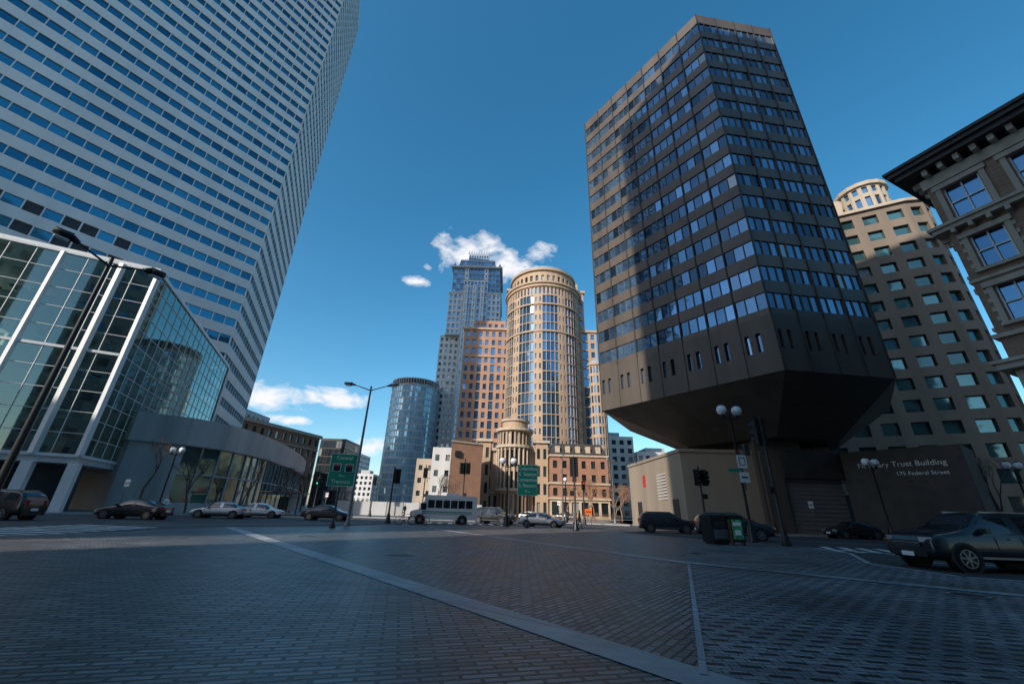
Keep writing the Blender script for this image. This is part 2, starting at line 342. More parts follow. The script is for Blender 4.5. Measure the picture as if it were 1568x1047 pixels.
# ------------------------------------------------------------------ atrium
par=empty('glass_atrium')
K=Vector((-41.9,40.6));L_=Vector((-64,29.4));Mm=Vector((-56.5,76));Nn=Vector((-78,66)); HA=26
fr=MB(); gl=MB()
def curtain(p,q,z0,z1,nx,nz,big,tk=.055,hb=3):
    d=q-p; nrm=Vector((d.y,-d.x)).normalized()
    for i in range(nx+1):
        a=p+d*i/nx; wb=.42 if i%big==0 else tk
        fr.beam((a.x+nrm.x*.05,a.y+nrm.y*.05,z0),(a.x+nrm.x*.05,a.y+nrm.y*.05,z1),wb,wb,'frame')
    for k in range(nz+1):
        z=z0+(z1-z0)*k/nz; w=.28 if k%hb==0 else tk
        fr.beam((p.x+nrm.x*.03,p.y+nrm.y*.03,z),(q.x+nrm.x*.03,q.y+nrm.y*.03,z),w,w,'frame')
    for i in range(nx):
        for k in range(nz):
            a=p+d*i/nx;b=p+d*(i+1)/nx;za=z0+(z1-z0)*k/nz;zb=z0+(z1-z0)*(k+1)/nz
            gl.face([(a.x,a.y,za),(b.x,b.y,za),(b.x,b.y,zb),(a.x,a.y,zb)],'asg')
curtain(L_,K,5,HA,12,10,4,hb=5); curtain(K,Mm,5,HA,18,12,18,hb=12)
K2=K+(L_-K)*.13
fr.beam((K2.x+.02,K2.y-.12,5),(K2.x+.02,K2.y-.12,HA),.5,.5,'frame')
fr.prism([tuple(L_),tuple(K),tuple(Mm),tuple(Nn)],HA,HA+.5,'frame',top='roof',bottom=True)
fr.prism([(L_.x,L_.y),(K.x,K.y),(Mm.x,Mm.y),(Nn.x,Nn.y)],4.3,4.98,'white',bottom=True)
for t in (.0,.13,.25,.5,.75,1.):
    c=K+(L_-K)*t; fr.box((c.x,c.y,2.15),(.8,.8,4.3),'frame',math.atan2(.45,.89))
fr.obj('frame',parent=par); gl.obj('glazing',parent=par)
it=MB()
def inner(t0,k0,t1,k1):
    f=lambda t,k: tuple(K+(L_-K)*t+(Mm-K)*k)
    return [f(t1,k0),f(t0,k0),f(t0,k1),f(t1,k1)]
for i,z in enumerate((5,9.2,13.4,17.6,21.8)):
    it.prism(inner(.04,.14+.02*(i%2),1,.98),z,z+.5,'inter',bottom=True)
    for t in (.1,.3,.5,.7,.9):
        c=K+(L_-K)*t+(Mm-K)*.16; it.box((c.x,c.y,z+2.35),(.5,.5,3.7),'inter')
    for t in (.2,.35,.45,.6,.8):
        c=K+(L_-K)*t+(Mm-K)*.3; it.box((c.x,c.y,z+1.7),(3.0,.3,2.3),'inter' if (i+int(t*10))%2 else 'interd',.45)
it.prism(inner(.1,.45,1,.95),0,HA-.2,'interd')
for f_ in range(4):
    for i in range(12):
        a=K+(L_-K)*(.22+.022*(i if f_%2 else 12-i))+(Mm-K)*.08; it.box((a.x,a.y,5.3+f_*4.2+i*.35),(1.0,2.6,.22),'inter',.45)
    a=K+(L_-K)*.2+(Mm-K)*.08; it.box((a.x,a.y,5.3+f_*4.2),(3.2,3,.3),'inter',.45)
it.face([(p[0],p[1],.05) for p in inner(0,.02,1,.45)],'walk')
it.prism(inner(.03,.06,1,.10),0,4.2,'interd')
it.obj('interior_floors',parent=par)
# ------------------------------------------------------------------ concrete pavilion
mb=MB()
pv=[(-60,52),(-44,47.2),(-39.6,50.4),(-37.6,54.5),(-37.4,60),(-38.6,68),(-41,78),(-44.5,89),(-49,101),(-54.5,112),(-70,106),(-64,60)]
mb.prism(pv,7.6,10.9,'conc',top='roof',bottom=True)
pi=inset(pv,.4)
for j in range(len(pi)):
    p=Vector(pi[j]);q=Vector(pi[(j+1)%len(pi)]);nx=max(1,round((q-p).length/2.2))
    if j in(0,1): mb.prism([tuple(p),tuple(q),(q.x-.3,q.y+1.),(p.x-.3,p.y+1.)],0,7.59,'conc'); continue
    mb.facade([tuple(p+(q-p)*i/nx) for i in range(nx+1)],[0,1.0,4.3,7.6],.93,.95,.15,'conc','greengl',lambda a,r,na,nr:('conc',None,0,0) if r==0 else None)
mb.obj('concrete_pavilion')
# ------------------------------------------------------------------ left red brick block
mb=MB(); P=[(-125,132),(-91,132),(-80,172),(-115,182)]
mb.block(P,5,27,3.6,4.4,.42,.55,.4,'brickO','darkgl',parapet=.6); mb.block(P,0,5,3.6,5,.7,.7,.4,'trim','darkgl',parapet=0)
ledge(mb,P,27.0,1.2,.7,'trim'); ledge(mb,P,22.0,.4,.25,'trim'); ledge(mb,P,5.0,.5,.3,'trim')
mb.block(rect(-108,-96,145,160),28.2,32,3,3.5,.5,.5,.2,'white','darkgl')
mb.obj('brick_office_building')
mb=MB(); mb.block(rect(-90,-78,195,215),0,30,1.6,3.6,.9,.85,.1,'louver','darkgl'); mb.obj('dark_glass_building')
for (x0,x1,y0,y1,h,w,g,nm) in [(-88,-70,330,350,26,'brickO','darkgl','distant_brick_building'),(-112,-96,300,320,22,'white','darkgl','distant_building'),(-150,-120,330,360,40,'ggrey','bluegl','distant_building'),
    (-70,-52,380,400,16,'beige','darkgl','distant_building'),(28,42,172,200,58,'white','darkgl','white_grid_building'),(42,56,182,205,33,'ggrey','darkgl','grey_office_building'),(56,78,178,205,26,'white','darkgl','low_office_building'),(66,90,120,140,23,'beige','darkgl','beige_office_building'),(90,130,300,330,40,'ggrey','darkgl','distant_building'),
    (88,120,34,62,34,'beige','darkgl','beige_office_building'),(-215,-170,60,120,45,'brickO','darkgl','distant_brick_building'),(-40,-10,420,450,34,'ggrey','darkgl','distant_building')]:
    mb=MB(); mb.block(rect(x0,x1,y0,y1),0,h,3.2,3.6,.55,.55,.35,w,g); mb.box(((x0+x1)/2,(y0+y1)/2,h+2.2),((x1-x0)*.4,(y1-y0)*.4,3),'conc'); ledge(mb,rect(x0,x1,y0,y1),h*.25,.4,.2,w); mb.obj(nm)
# ------------------------------------------------------------------ round glass tower
mb=MB(); cx,cy,r=-52,212,12.4
cp_=circ(cx,cy,r,56); zs=[i*3.35 for i in range(19)]
mb.facade(cp_+[cp_[0]],zs,.86,.76,.12,'white','skygl')
mb.prism(circ(cx,cy,r+.2,56),60.3,60.9,'white',top='roof')
for i in range(56):
    a=2*math.pi*i/56; mb.box((cx+r*math.cos(a),cy+r*math.sin(a),62.3),(.3,.3,2.9),'white',a)
mb.prism(circ(cx,cy,r+.25,56),63.7,64.2,'white',bottom=True); mb.prism(circ(cx,cy,r*.6,30),60.9,63.5,'conc')
mb.block(rect(-66,-44,222,250),0,50,2.,3.4,.85,.6,.2,'white','skygl')
mb.obj('round_glass_tower')
# ------------------------------------------------------------------ stepped granite tower
mb=MB(); Y0=215
def gf(a,r,na,nr):
    c=abs(a-(na-1)/2)/(na/2)
    if c<.30: return ('gblue','bluegl',.9,.78)
    if c<.42: return ('ggrey','bluegl',.35,.5)
    return None
mb.block(rect(-43,-6,Y0+3,250),0,96,2.9,3.9,.5,.52,.5,'ggrey','darkgl')
mb.block(rect(-39.5,-8,Y0,246),96,124,2.6,3.9,.55,.6,.5,'ggrey','bluegl',gf)
mb.block(rect(-31,-16,Y0-1.6,Y0+2),0,132,2.2,3.9,.7,.8,.5,'ggrey','bluegl')
mb.block(rect(-38.5,-9,Y0+1,243),124.8,143,2.4,3.6,.85,.75,.3,'gblue','bluegl',gf)
mb.block(rect(-35,-12.5,Y0+3,240),143.8,150,2.2,3.,.85,.75,.3,'gblue','bluegl')
mb.block(rect(-30,-17,Y0+5,236),150.8,156,1.6,3.,.6,.7,.4,'gblue','bluegl')
for x in (-29,-24,-19): mb.block(rect(x-1.2,x+1.2,Y0-2.6,Y0-1.7),8,128,2.4,3.9,.25,.7,.3,'ggrey','bluegl')
for i in range(9):
    x=-30+i*13/8; mb.face([(x-.7,Y0+4.9,156.8),(x+.7,Y0+4.9,156.8),(x,Y0+5.3,160)],'gblue'); mb.box((x,Y0+5.6,158),(.5,.5,2.6),'gblue')
for x in (-38.2,-35,-12.7,-9.3):
    mb.lathe((x,Y0+2,143),[(1,0),(1,2.5),(0,5)],'gblue',4)
for z in (96,124.2,143.2): ledge(mb,rect(-39.6,-7.9,Y0-.1,246),z,.7,.4,'ggrey')
mb.obj('stepped_granite_tower')
# ------------------------------------------------------------------ pink granite building
mb=MB(); Y0=150
mb.block(rect(-19.5,-1,Y0,180),14,70,2.65,3.7,.5,.6,.4,'pink','bluegl',lambda a,r,na,nr:('pink','bluegl',.62,.85) if (na<9 and a in(2,4) and r<13) else None)
mb.block(rect(-19.5,-1,Y0,180),0,14,3.7,4.6,.6,.7,.5,'tan','darkgl',parapet=0)
mb.block(rect(-16,-3,Y0+3,176),70.8,75,2.4,4,.5,.6,.3,'pink','bluegl')
ledge(mb,rect(-19.5,-1,Y0,180),70,.9,.6,'tan'); ledge(mb,rect(-19.5,-1,Y0,180),58,.5,.3,'tan'); ledge(mb,rect(-19.5,-1,Y0,180),14,.7,.4,'tan')
mb.obj('pink_granite_building')
# ------------------------------------------------------------------ cylindrical tower
mb=MB(); cx,cy,r=12.2,144,14.4; NS=60
cp_=circ(cx,cy,r,NS)
def cf(a,r_,na,nr):
    k=a%6
    if r_ in (nr-1,): return ('tan','bluegl',.45,.75)
    if k in(0,1): return ('tan','bluegl',.36,.5)
    if k in(2,5): return ('tan','bluegl',.80,.9)
    return ('tan','bluegl',.90,.93)
zs=[16+i*3.75 for i in range(17)]+[79.6]
mb.facade(cp_+[cp_[0]],zs,.5,.6,.35,'tan','bluegl',cf)
mb.prism(circ(cx,cy,r+.5,NS),79.6,80.8,'tan',bottom=True); mb.prism(circ(cx,cy,r+1.0,NS),80.8,81.5,'tan',bottom=True)
for z in (61,72): 
    mb.prism(circ(cx,cy,r+.3,NS),z-.1,z+.5,'tan',bottom=True)
c2=circ(cx,cy+.6,r-1.6,36); mb.facade(c2+[c2[0]],[81.5,86.5,88],.5,.8,.5,'tan','darkgl',lambda a,r,na,nr:('tan',None,0,0) if r==1 else None)
mb.prism(circ(cx,cy+.6,r-.9,NS),88,88.8,'tan',bottom=True); mb.prism(circ(cx,cy+.6,r-2.4,NS),88.8,90.6,'gblue')
mb.prism(circ(cx,cy,r+.8,NS),14.8,16,'tan',bottom=True)
def wf(a,r,na,nr): return ('tan','bluegl',.75,.88) if a%3==1 else None
mb.block(rect(-2.2,28.5,142,172),0,84,2.6,3.75,.45,.55,.4,'tan','bluegl',wf); ledge(mb,rect(-2.2,28.5,142,172),84,1.,.6,'tan')
mb.block(rect(0,27,146,170),85,90,2.6,4,.5,.7,.4,'tan','bluegl')
mb.block(rect(24,32.5,141,170),0,66,2.6,3.75,.5,.6,.4,'tan','bluegl',wf); ledge(mb,rect(24,32.5,141,170),66,.9,.5,'tan')
tr=circ(32,143,3.4,18); mb.facade(tr+[tr[0]],[i*3.75 for i in range(15)],.6,.7,.25,'tan','bluegl'); mb.prism(circ(32,143,3.8,18),52.5,53.3,'tan',bottom=True); mb.lathe((32,143,53.3),[(3.3,0),(2,1.8),(0,2.6)],'gblue',18)
mb.block(rect(-3,30,128,140),0,15,3.3,5,.55,.7,.5,'tan','darkgl'); ledge(mb,rect(-3,30,128,140),15,.6,.4,'tan')
mb.obj('cylindrical_tower')
mb=MB(); Y0=112
mb.block(rect(-6.6,9,Y0,126),5.5,15.5,2.6,5,.5,.62,.6,'tan','darkgl'); mb.block(rect(-6.6,9,Y0,126),0,5.5,2.6,5.5,.7,.8,.6,'tan','darkgl',parapet=0)
ledge(mb,rect(-6.6,9,Y0,126),16.3,.8,.6,'trim'); ledge(mb,rect(-6.6,9,Y0,126),5.4,.5,.4,'trim')
rc=circ(1.6,Y0+1,4.6,24); mb.facade(rc+[rc[0]],[0,6,11.5,17,21.5],.6,.78,.5,'tan','darkgl')
for z in (6,17,21.5): mb.prism(circ(1.6,Y0+1,5.3,24),z,z+.7,'trim',bottom=True)
for i in range(24):
    a=2*math.pi*(i)/24; mb.tube((1.6+4.85*math.cos(a),Y0+1+4.85*math.sin(a),6.7),(1.6+4.85*math.cos(a),Y0+1+4.85*math.sin(a),17),.28,.24,'trim',8,False)
mb.prism(circ(1.6,Y0+1,3.6,24),22.2,24.3,'tan'); mb.prism(circ(1.6,Y0+1,4.,24),24.3,24.8,'trim',bottom=True)
for x in (-6.6,9):
    mb.block(rect(x-1.7,x+1.7,Y0-1,Y0+2.4),0,18,1.6,4.5,.5,.6,.3,'tan','darkgl'); ledge(mb,rect(x-1.7,x+1.7,Y0-1,Y0+2.4),18.6,.7,.5,'trim')
mb.obj('stone_rotunda_building')
mb=MB(); Q=rect(11,26,108,124)
mb.block(Q,4.5,14.6,2.5,3.5,.45,.55,.35,'brickO','darkgl',parapet=.3); mb.block(Q,0,4.5,2.5,4.5,.75,.7,.4,'trim','darkgl',parapet=0)
for z in (4.4,8,14.9): ledge(mb,Q,z,.45,.35,'trim')
mb.face([(11,108,15.35),(26,108,15.35),(25,110.5,18.6),(12,110.5,18.6)],'copper'); mb.face([(11,108,15.35),(12,110.5,18.6),(12,121,18.6),(11,124,15.35)],'copper'); mb.face([(26,108,15.35),(25,110.5,18.6),(25,121,18.6),(26,124,15.35)],'copper'); mb.face([(12,110.5,18.6),(25,110.5,18.6),(25,121,18.6),(12,121,18.6)],'roof')
for i in range(5): mb.box((13+i*2.7,109,16.8),(1.2,1.4,1.7),'trim')
mb.obj('brick_mansard_building')
mb=MB(); mb.prism([(-13,93),(-6.2,97),(-7,108),(-14,106)],0,15.5,'brickW',top='roof'); mb.box((-8.2,95.9,2),(2.4,.4,3.6),'louver',.53); mb.box((-11.5,93.7,13),(1.5,.3,1.2),'louver',.53); ledge(mb,[(-13,93),(-6.2,97),(-7,108),(-14,106)],15.5,.4,.15,'trim'); mb.obj('orange_brick_building')
mb=MB(); mb.block(rect(-27,-16,122,140),0,14,3,3.6,.4,.4,.3,'beige','darkgl'); mb.block(rect(-22,-16,119,121.9),0,17,3,4,.4,.4,.3,'white','darkgl'); mb.obj('beige_low_building')
# ------------------------------------------------------------------ dark cantilevered tower
mb=MB()
F=[(25.2,34.4),(36.8,35.9),(46,47),(38,64),(20,66),(12.4,52.6)]
TOP=68.5; z0=19.8; nf=15; ZB=14.0
def dark_face(p,q,bays):
    d=Vector(q)-Vector(p); L=d.length; u=d/L; nn=Vector((u.y,-u.x)); per=3
    pts=[tuple(Vector(p)+d*(i/(bays*per))) for i in range(bays*per+1)]
    zs=[z0+(TOP-z0-1.2)*i/nf for i in range(nf+1)]
    mb.facade(pts,zs,.95,.56,.13,'dmetal','dglass')
    for b_ in range(bays+1):
        c=Vector(p)+d*(b_/bays)+nn*.03
        mb.beam((c.x,c.y,z0),(c.x,c.y,TOP),.16,.10,'copper')
    mb.face([(*p,zs[-1]),(*q,zs[-1]),(*q,TOP),(*p,TOP)],'dmetal')
    npn=bays*3
    def fb(a,r,na,nr):
        if r==1 and a%3!=2 : return ('dwall','dglass',.42,.62)
        return ('dwall',None,0,0)
    mb.facade([tuple(Vector(p)+d*i/npn) for i in range(npn+1)],[ZB,15.6,18.8,z0],.4,.6,.35,'dwall','dglass',fb)
    for b_ in range(bays+1):
        c=Vector(p)+d*(b_/bays)+nn*.02
        mb.beam((c.x,c.y,ZB),(c.x,c.y,z0),.07,.07,'copper')
nb=[4,5,7,6,6,7]
for j in range(6): dark_face(F[j],F[(j+1)%6],nb[j])
mb.face([(*p,TOP) for p in F],'roof')
ins_=[(28.5,42.5),(35.8,43.2),(40.5,50),(36,57),(27,59.5),(22.5,51)]
for j in range(6):
    a,b=F[j],F[(j+1)%6];c,d=ins_[(j+1)%6],ins_[j]
    mb.face([(*a,ZB),(*b,ZB),(*c,9.4),(*d,9.4)],'dwall')
mb.face([(*p,9.4) for p in ins_],'dwall')
mb.prism([(27.3,45),(32.6,45.2),(33,52),(27,52)],0,9.5,'dwall'); mb.prism([(36.2,48),(38,48),(38,52),(36.2,52)],0,9.5,'dwall')
W_=[(19.3,46),(27.4,45.6),(27.4,64),(18.6,64)]
mb.prism(W_,0,8.0,'podium',top='roof'); ledge(mb,W_,8.0,.35,.12,'podium')
for i in range(9): mb.box((19.05,52,3.2+i*.35),(.08,3.0,.12),'white')
mb.box((18.85,58.5,5.6),(.06,2.4,1.5),'redm'); mb.box((18.75,60.5,1.5),(.08,2.2,3),'louver'); mb.box((19.18,48.5,1.6),(.08,1.6,3),'louver')
mb.prism([(27.5,44.6),(29.6,44.6),(29.6,50),(27.5,50)],0,8.2,'dwall')
mb.prism([(29.6,44.4),(36.1,44.4),(36.1,50),(29.6,50)],5.4,8.4,'copper',bottom=True)
mb.prism([(29.7,45.0),(36,45.0),(36,49),(29.7,49)],0,5.38,'concs')
for i in range(12): mb.box((32.9,44.98,.4+i*.42),(6.1,.05,.03),'louver')
mb.prism([(36.1,44.6),(41.6,37.0),(46,40),(42,50)],0,8.2,'copper',top='roof')
mb.obj('dark_cantilevered_tower')
ang=math.atan2(37.0-44.6,41.6-36.1)
tp=empty('building_name_lettering')
u=Vector((math.cos(ang),math.sin(ang))); nn=Vector((u.y,-u.x))
c=Vector((36.1,44.6))+u*4.8+nn*.03
text('Fiduciary Trust Building',.70,(c.x,c.y,6.7),(RAD(90),0,ang),'wht',tp); c=Vector((36.1,44.6))+u*6.2+nn*.03
text('175 Federal Street',.5,(c.x,c.y,5.8),(RAD(90),0,ang),'wht',tp)
# ------------------------------------------------------------------ grid precast building behind
mb=MB()
Fp=[(33,76.5),(71,56.2),(73.8,55.7),(76,56.8),(77.4,59),(93,92),(50,108)]
mb.block(Fp,6,55,3.45,3.5,.60,.56,.55,'arch','greengl',parapet=.5); mb.block(Fp,0,6,3.45,6,.6,.7,.5,'arch','darkgl',parapet=0)
ledge(mb,Fp,55.4,.6,.5,'beige')
mb.block([(36,78),(62,64.2),(71,60),(75,62),(90,91),(52,105)],56,60.5,3.45,3.2,.55,.6,.4,'beige','darkgl')
tw=circ(69.5,61.8,3.9,16); mb.facade(tw+[tw[0]],[55.5,59.5,61.5],.55,.7,.3,'beige','bluegl'); mb.prism(circ(69.5,61.8,4.3,16),61.5,62.3,'beige',bottom=True)
mb.obj('precast_grid_building')
# ------------------------------------------------------------------ right brick building with cornices
mb=MB()
a=Vector((28.5,21)); u=Vector((.40,-.917)); b=a+u*30; v=Vector((.917,.40))
def outward(p,q): d=Vector(q)-Vector(p); return Vector((d.y,-d.x)).normalized()
seq=[tuple(a),tuple(b),tuple(b+v*25),tuple(a+v*25)]
if outward(seq[0],seq[1]).x>0: seq=seq[::-1]
def bf_(p,q):
    L=(Vector(q)-Vector(p)).length; nx=max(1,round(L/3.1)); pts=[tuple(Vector(p)+(Vector(q)-Vector(p))*i/nx) for i in range(nx+1)]
    nrm=outward(p,q); u_=(Vector(q)-Vector(p)).normalized(); an=math.atan2(u_.y,u_.x)
    zs=[0,4.6,9.4,11.6,15.2,18.8,23.0]
    def fn(i,r,na,nr):
        if r==0: return ('limestone','darkgl',.7,.8)
        if r==1: return ('limestone','darkgl',.62,.7)
        if r==5: return ('brickR','bluegl',.56,.58)
        if r==2: return ('brickR',None,0,0)
        return ('brickR','bluegl',.50,.62)
    mb.facade(pts,zs,.5,.6,.28,'brickR','darkgl',fn)
    for i in range(nx):
        c=(Vector(pts[i])+Vector(pts[i+1]))/2
        for zc,hh,ww in ((13.4,2.25,1.55),(17.0,2.25,1.55),(20.9,2.45,1.75)):
            for s_ in (-1,1):
                e=c+u_*s_*(ww/2+.16)+nrm*.05; mb.box((e.x,e.y,zc),(.26,.12,hh+.1),'limestone',an)
                for qz in range(4): 
                    if zc<19: e=c+u_*s_*(ww/2+.36)+nrm*.03; mb.box((e.x,e.y,zc-hh/2+.25+qz*.6),(.16,.08,.28),'limestone',an)
            e=c+nrm*.08; mb.box((e.x,e.y,zc+hh/2+.2),(ww+.8,.2,.34),'limestone',an); mb.box((e.x,e.y,zc-hh/2-.14),(ww+.7,.28,.2),'limestone',an)
            e=c-nrm*.2; mb.box((e.x,e.y,zc),(.07,.07,hh),'frame',an); mb.box((e.x,e.y,zc+.05),(ww-.05,.07,.09),'frame',an)
            e1=c-nrm*.17
            for s_ in (-1,1):
                k=e1+u_*s_*(ww/2-.06); mb.box((k.x,k.y,zc),(.10,.1,hh),'frame',an)
    for i in range(int(L/.8)):
        c=Vector(p)+u_*(.4+i*.8)+nrm*.35
        mb.box((c.x,c.y,23.55),(.28,.7,.42),'limestone',an); mb.box((c.x,c.y,18.75),(.22,.42,.28),'limestone',an)
for j in range(4): bf_(seq[j],seq[(j+1)%4])
ledge(mb,seq,22.6,.75,.15,'limestone'); ledge(mb,seq,23.78,.35,1.0,'copper'); ledge(mb,seq,24.13,.3,1.25,'copper'); ledge(mb,seq,24.43,.22,1.4,'copper')
mb.prism(seq,24.66,25.3,'limestone',top='roof')
ledge(mb,seq,18.9,.3,.55,'limestone'); ledge(mb,seq,19.2,.2,.7,'limestone')
ledge(mb,seq,9.5,.35,.5,'limestone'); ledge(mb,seq,9.85,.2,.65,'limestone'); ledge(mb,seq,11.4,.25,.2,'limestone')
ledge(mb,seq,15.1,.2,.1,'limestone')
mb.obj('brick_cornice_building')
# ------------------------------------------------------------------ vehicles
PC={k:paint('car_paint_'+k,c,mt,r_) for k,c,mt,r_ in (('black',(.010,.011,.013),.0,.3),('silver',(.42,.44,.46),.5,.3),('white',(.7,.7,.7),0,.3),('navy',(.010,.013,.020),.0,.25),('red',(.35,.02,.02),.2,.25),('grey',(.12,.13,.14),.6,.3))}
def car(name,x,y,rz,kind='sedan',col='black',sc=1.):
    p=PC[col]; root=empty(name,(x,y,G),rz); root.scale=(sc,sc,sc)
    if kind=='sedan':
        L,W=4.75,1.82; S=[(0,.34,.56,.60,.80,.7),(.025,.22,.64,.70,.93,.8),(.10,.2,.74,.81,.98,.86),(.27,.2,.86,.96,1,.86),(.40,.2,.90,1.36,1,.70),(.44,.2,.90,1.42,1,.69),(.555,.2,.91,1.45,1,.69),(.575,.2,.91,1.45,1,.69),(.69,.2,.93,1.40,1,.69),(.73,.2,.94,1.34,1,.70),(.86,.2,.97,1.05,1,.84),(.97,.24,.92,1.02,.95,.84),(1,.36,.80,.88,.84,.76)]
        pil=6; ws=(3,4); rs=(9,); wr=.33
    else:
        L,W=4.95,1.95; S=[(0,.42,.78,.84,.86,.78),(.015,.30,.90,.98,.96,.88),(.06,.26,.99,1.08,1.,.9),(.27,.26,1.07,1.17,1,.9),(.375,.26,1.08,1.64,1,.78),(.42,.26,1.08,1.73,1,.77),(.545,.26,1.09,1.77,1,.77),(.565,.26,1.09,1.77,1,.77),(.73,.26,1.10,1.76,1,.77),(.75,.26,1.10,1.76,1,.77),(.93,.26,1.12,1.71,.99,.77),(.985,.3,1.10,1.18,.96,.86),(1,.4,.95,1.02,.90,.82)]
        pil=6; ws=(3,4); rs=(10,); wr=.38
    b=MB(); w=W/2; rings=[]
    for (t,zb,zl,zt,kw,kt) in S:
        X=-L/2+t*L; hw=w*kw; tw_=w*kt
        rings.append([(X,-hw*.85,zb),(X,-hw*.985,zb+.12),(X,-hw,(zb+zl)*.52),(X,-hw*.965,zl),(X,-tw_,zt-.05),(X,-tw_*.86,zt),(X,0,zt+.015),(X,tw_*.86,zt),(X,tw_,zt-.05),(X,hw*.965,zl),(X,hw,(zb+zl)*.52),(X,hw*.985,zb+.12),(X,hw*.85,zb)])
    nV=13; vs=[v_ for r_ in rings for v_ in r_]; b.v=vs; kp=b.mi(p);kg=b.mi('cglass');kd=b.mi('black')
    for i in range(len(S)-1):
        cab=(S[i][3]-S[i][2]>.25 or S[i+1][3]-S[i+1][2]>.25)
        for j in range(nV-1):
            q=(i*nV+j,(i+1)*nV+j,(i+1)*nV+j+1,i*nV+j+1); m=kp
            if j in(3,8) and cab and i!=pil and not(kind!='sedan' and i in (8,10)): m=kg
            if j in(4,5,6,7) and (i==ws[0] or i in rs): m=kg
            if j in(0,11): m=kd
            b.f.append(q); b.m.append(m); b.sm.append(True)
        b.f.append((i*nV,i*nV+12,(i+1)*nV+12,(i+1)*nV)); b.m.append(kd); b.sm.append(False)
    b.f.append(tuple(range(nV))); b.m.append(kp); b.sm.append(True)
    b.f.append(tuple((len(S)-1)*nV+j for j in range(nV))[::-1]); b.m.append(kp); b.sm.append(True)
    b.obj('body',parent=root,sub=2)
    d=MB()
    for wx in (-L*.5+L*.185,L*.5-L*.19):
        for s_ in (-1,1):
            d.tube((wx,s_*(w-.30),wr),(wx,s_*(w+.004),wr+.01),wr+.075,wr+.075,'black',24)
            d.tube((wx,s_*(w-.22),wr),(wx,s_*(w+.02),wr),wr,wr,'tyre',24)
            d.tube((wx,s_*(w+.01),wr),(wx,s_*(w+.026),wr),wr*.68,wr*.66,'louver',20)
            for j in range(20):
                t0=2*math.pi*j/20;t1=2*math.pi*(j+1)/20;rr=wr*.66
                d.beam((wx+math.cos(t0)*rr,s_*(w+.028),wr+math.sin(t0)*rr),(wx+math.cos(t1)*rr,s_*(w+.028),wr+math.sin(t1)*rr),.02,.025,'rim')
            for k in range(7):
                a_=k*2*math.pi/7+.3; d.beam((wx,s_*(w+.034),wr),(wx+math.cos(a_)*wr*.64,s_*(w+.034),wr+math.sin(a_)*wr*.64),.02,.045,'rim')
            d.tube((wx,s_*(w+.02),wr),(wx,s_*(w+.045),wr),.06,.05,'rim',12)
    zl=S[3][2]
    for s_ in (-1,1):
        d.box((-L/2+.13,s_*w*.68,zl-.21 if kind=='sedan' else zl-.19),(.2,.36,.15),'head',-s_*.35)
        d.box((L/2-.10,s_*w*.70,zl-.06),(.16,.34,.15 if kind=='sedan' else .3),'tail',s_*.3)
        d.box((-L*.5+L*.34,s_*(w+.06),zl+.12),(.14,.22,.15),p)
        for tx in (.40,.565,.74): d.box((-L/2+tx*L,s_*(w*.992),zl-.28),(.012,.012,.5),'louver')
        for tx in (.50,.68): d.box((-L/2+tx*L,s_*(w*.995),zl-.10),(.16,.04,.03),'rim' if kind!='sedan' else p)
        d.box((0,s_*(w*.985),.42),(L*.44,.04,.06),'rim' if kind!='sedan' else 'black')
        if kind!='sedan': d.beam((-.35,s_*w*.64,S[6][3]-.02),(1.8,s_*w*.64,S[6][3]-.03),.04,.05,'rim')
    d.box((-L/2-.0,0,.58 if kind=='sedan' else .76),(.05,W*.55,.18),'louver'); d.box((-L/2-.02,0,.60 if kind=='sedan' else .78),(.03,W*.5,.03),'rim'); d.box((-L/2-.0,0,.36 if kind=='sedan' else .44),(.06,W*.7,.12),'black'); d.box((-L/2-.035,0,.44),(.02,.45,.13),'wht')
    d.box((L/2+.0,0,.62),(.03,.5,.15),'wht'); d.box((L/2-.02,0,.38),(.08,W*.8,.16),'black')
    d.obj('wheels_and_trim',parent=root)
    return root
car('black_suv',-32.5,27.5,RAD(8),'suv','black')
car('dark_sedan',-28.9,34,RAD(6),'sedan','black')
car('silver_sedan',-27.2,41.5,RAD(8),'sedan','silver')
car('white_sedan',-26.3,46.5,RAD(188),'sedan','white')
car('black_coupe',-18.3,44.5,RAD(184),'sedan','black')
car('black_suv',-1.4,50,RAD(150),'suv','black')
car('silver_sedan',3.6,43.5,RAD(158),'sedan','silver',.95)
car('small_car',11.5,82,RAD(160),'sedan','grey'); car('small_car',4.5,80,RAD(140),'sedan','white'); car('silver_sedan',-4,96,RAD(95),'sedan','silver'); car('small_car',-20,72,RAD(190),'sedan','red')
car('black_suv',14.9,40.5,RAD(168),'suv','black')
car('black_suv',16.3,31.5,RAD(166),'suv','navy')
car('dark_sedan',32.0,40.2,RAD(2),'sedan','black')
car('red_car',22.5,41,RAD(170),'sedan','red')
car('dark_suv',16.9,15.6,RAD(-2),'suv','navy',1.06)
root=empty('shuttle_bus',(-6.3,43.2,G),RAD(12)); b=MB(); L=6.4;W=2.1;Hh=2.65
P_=[(-L/2,.45),(-L/2,1.15),(-L/2+.75,1.35),(-L/2+1.25,2.1),(-L/2+1.3,Hh-.1),(-L/2+1.6,Hh),(L/2-.15,Hh),(L/2,Hh-.15),(L/2,.45)]
for s_ in (-1,1): b.face([(x,s_*W/2,z) for x,z in (P_ if s_<0 else P_[::-1])],PC['white'])
for i in range(len(P_)):
    p,q=P_[i],P_[(i+1)%len(P_)]
    b.face([(p[0],-W/2,p[1]),(q[0],-W/2,q[1]),(q[0],W/2,q[1]),(p[0],W/2,p[1])],'cglass' if i==2 else PC['white'])
b.obj('body',parent=root); d=MB()
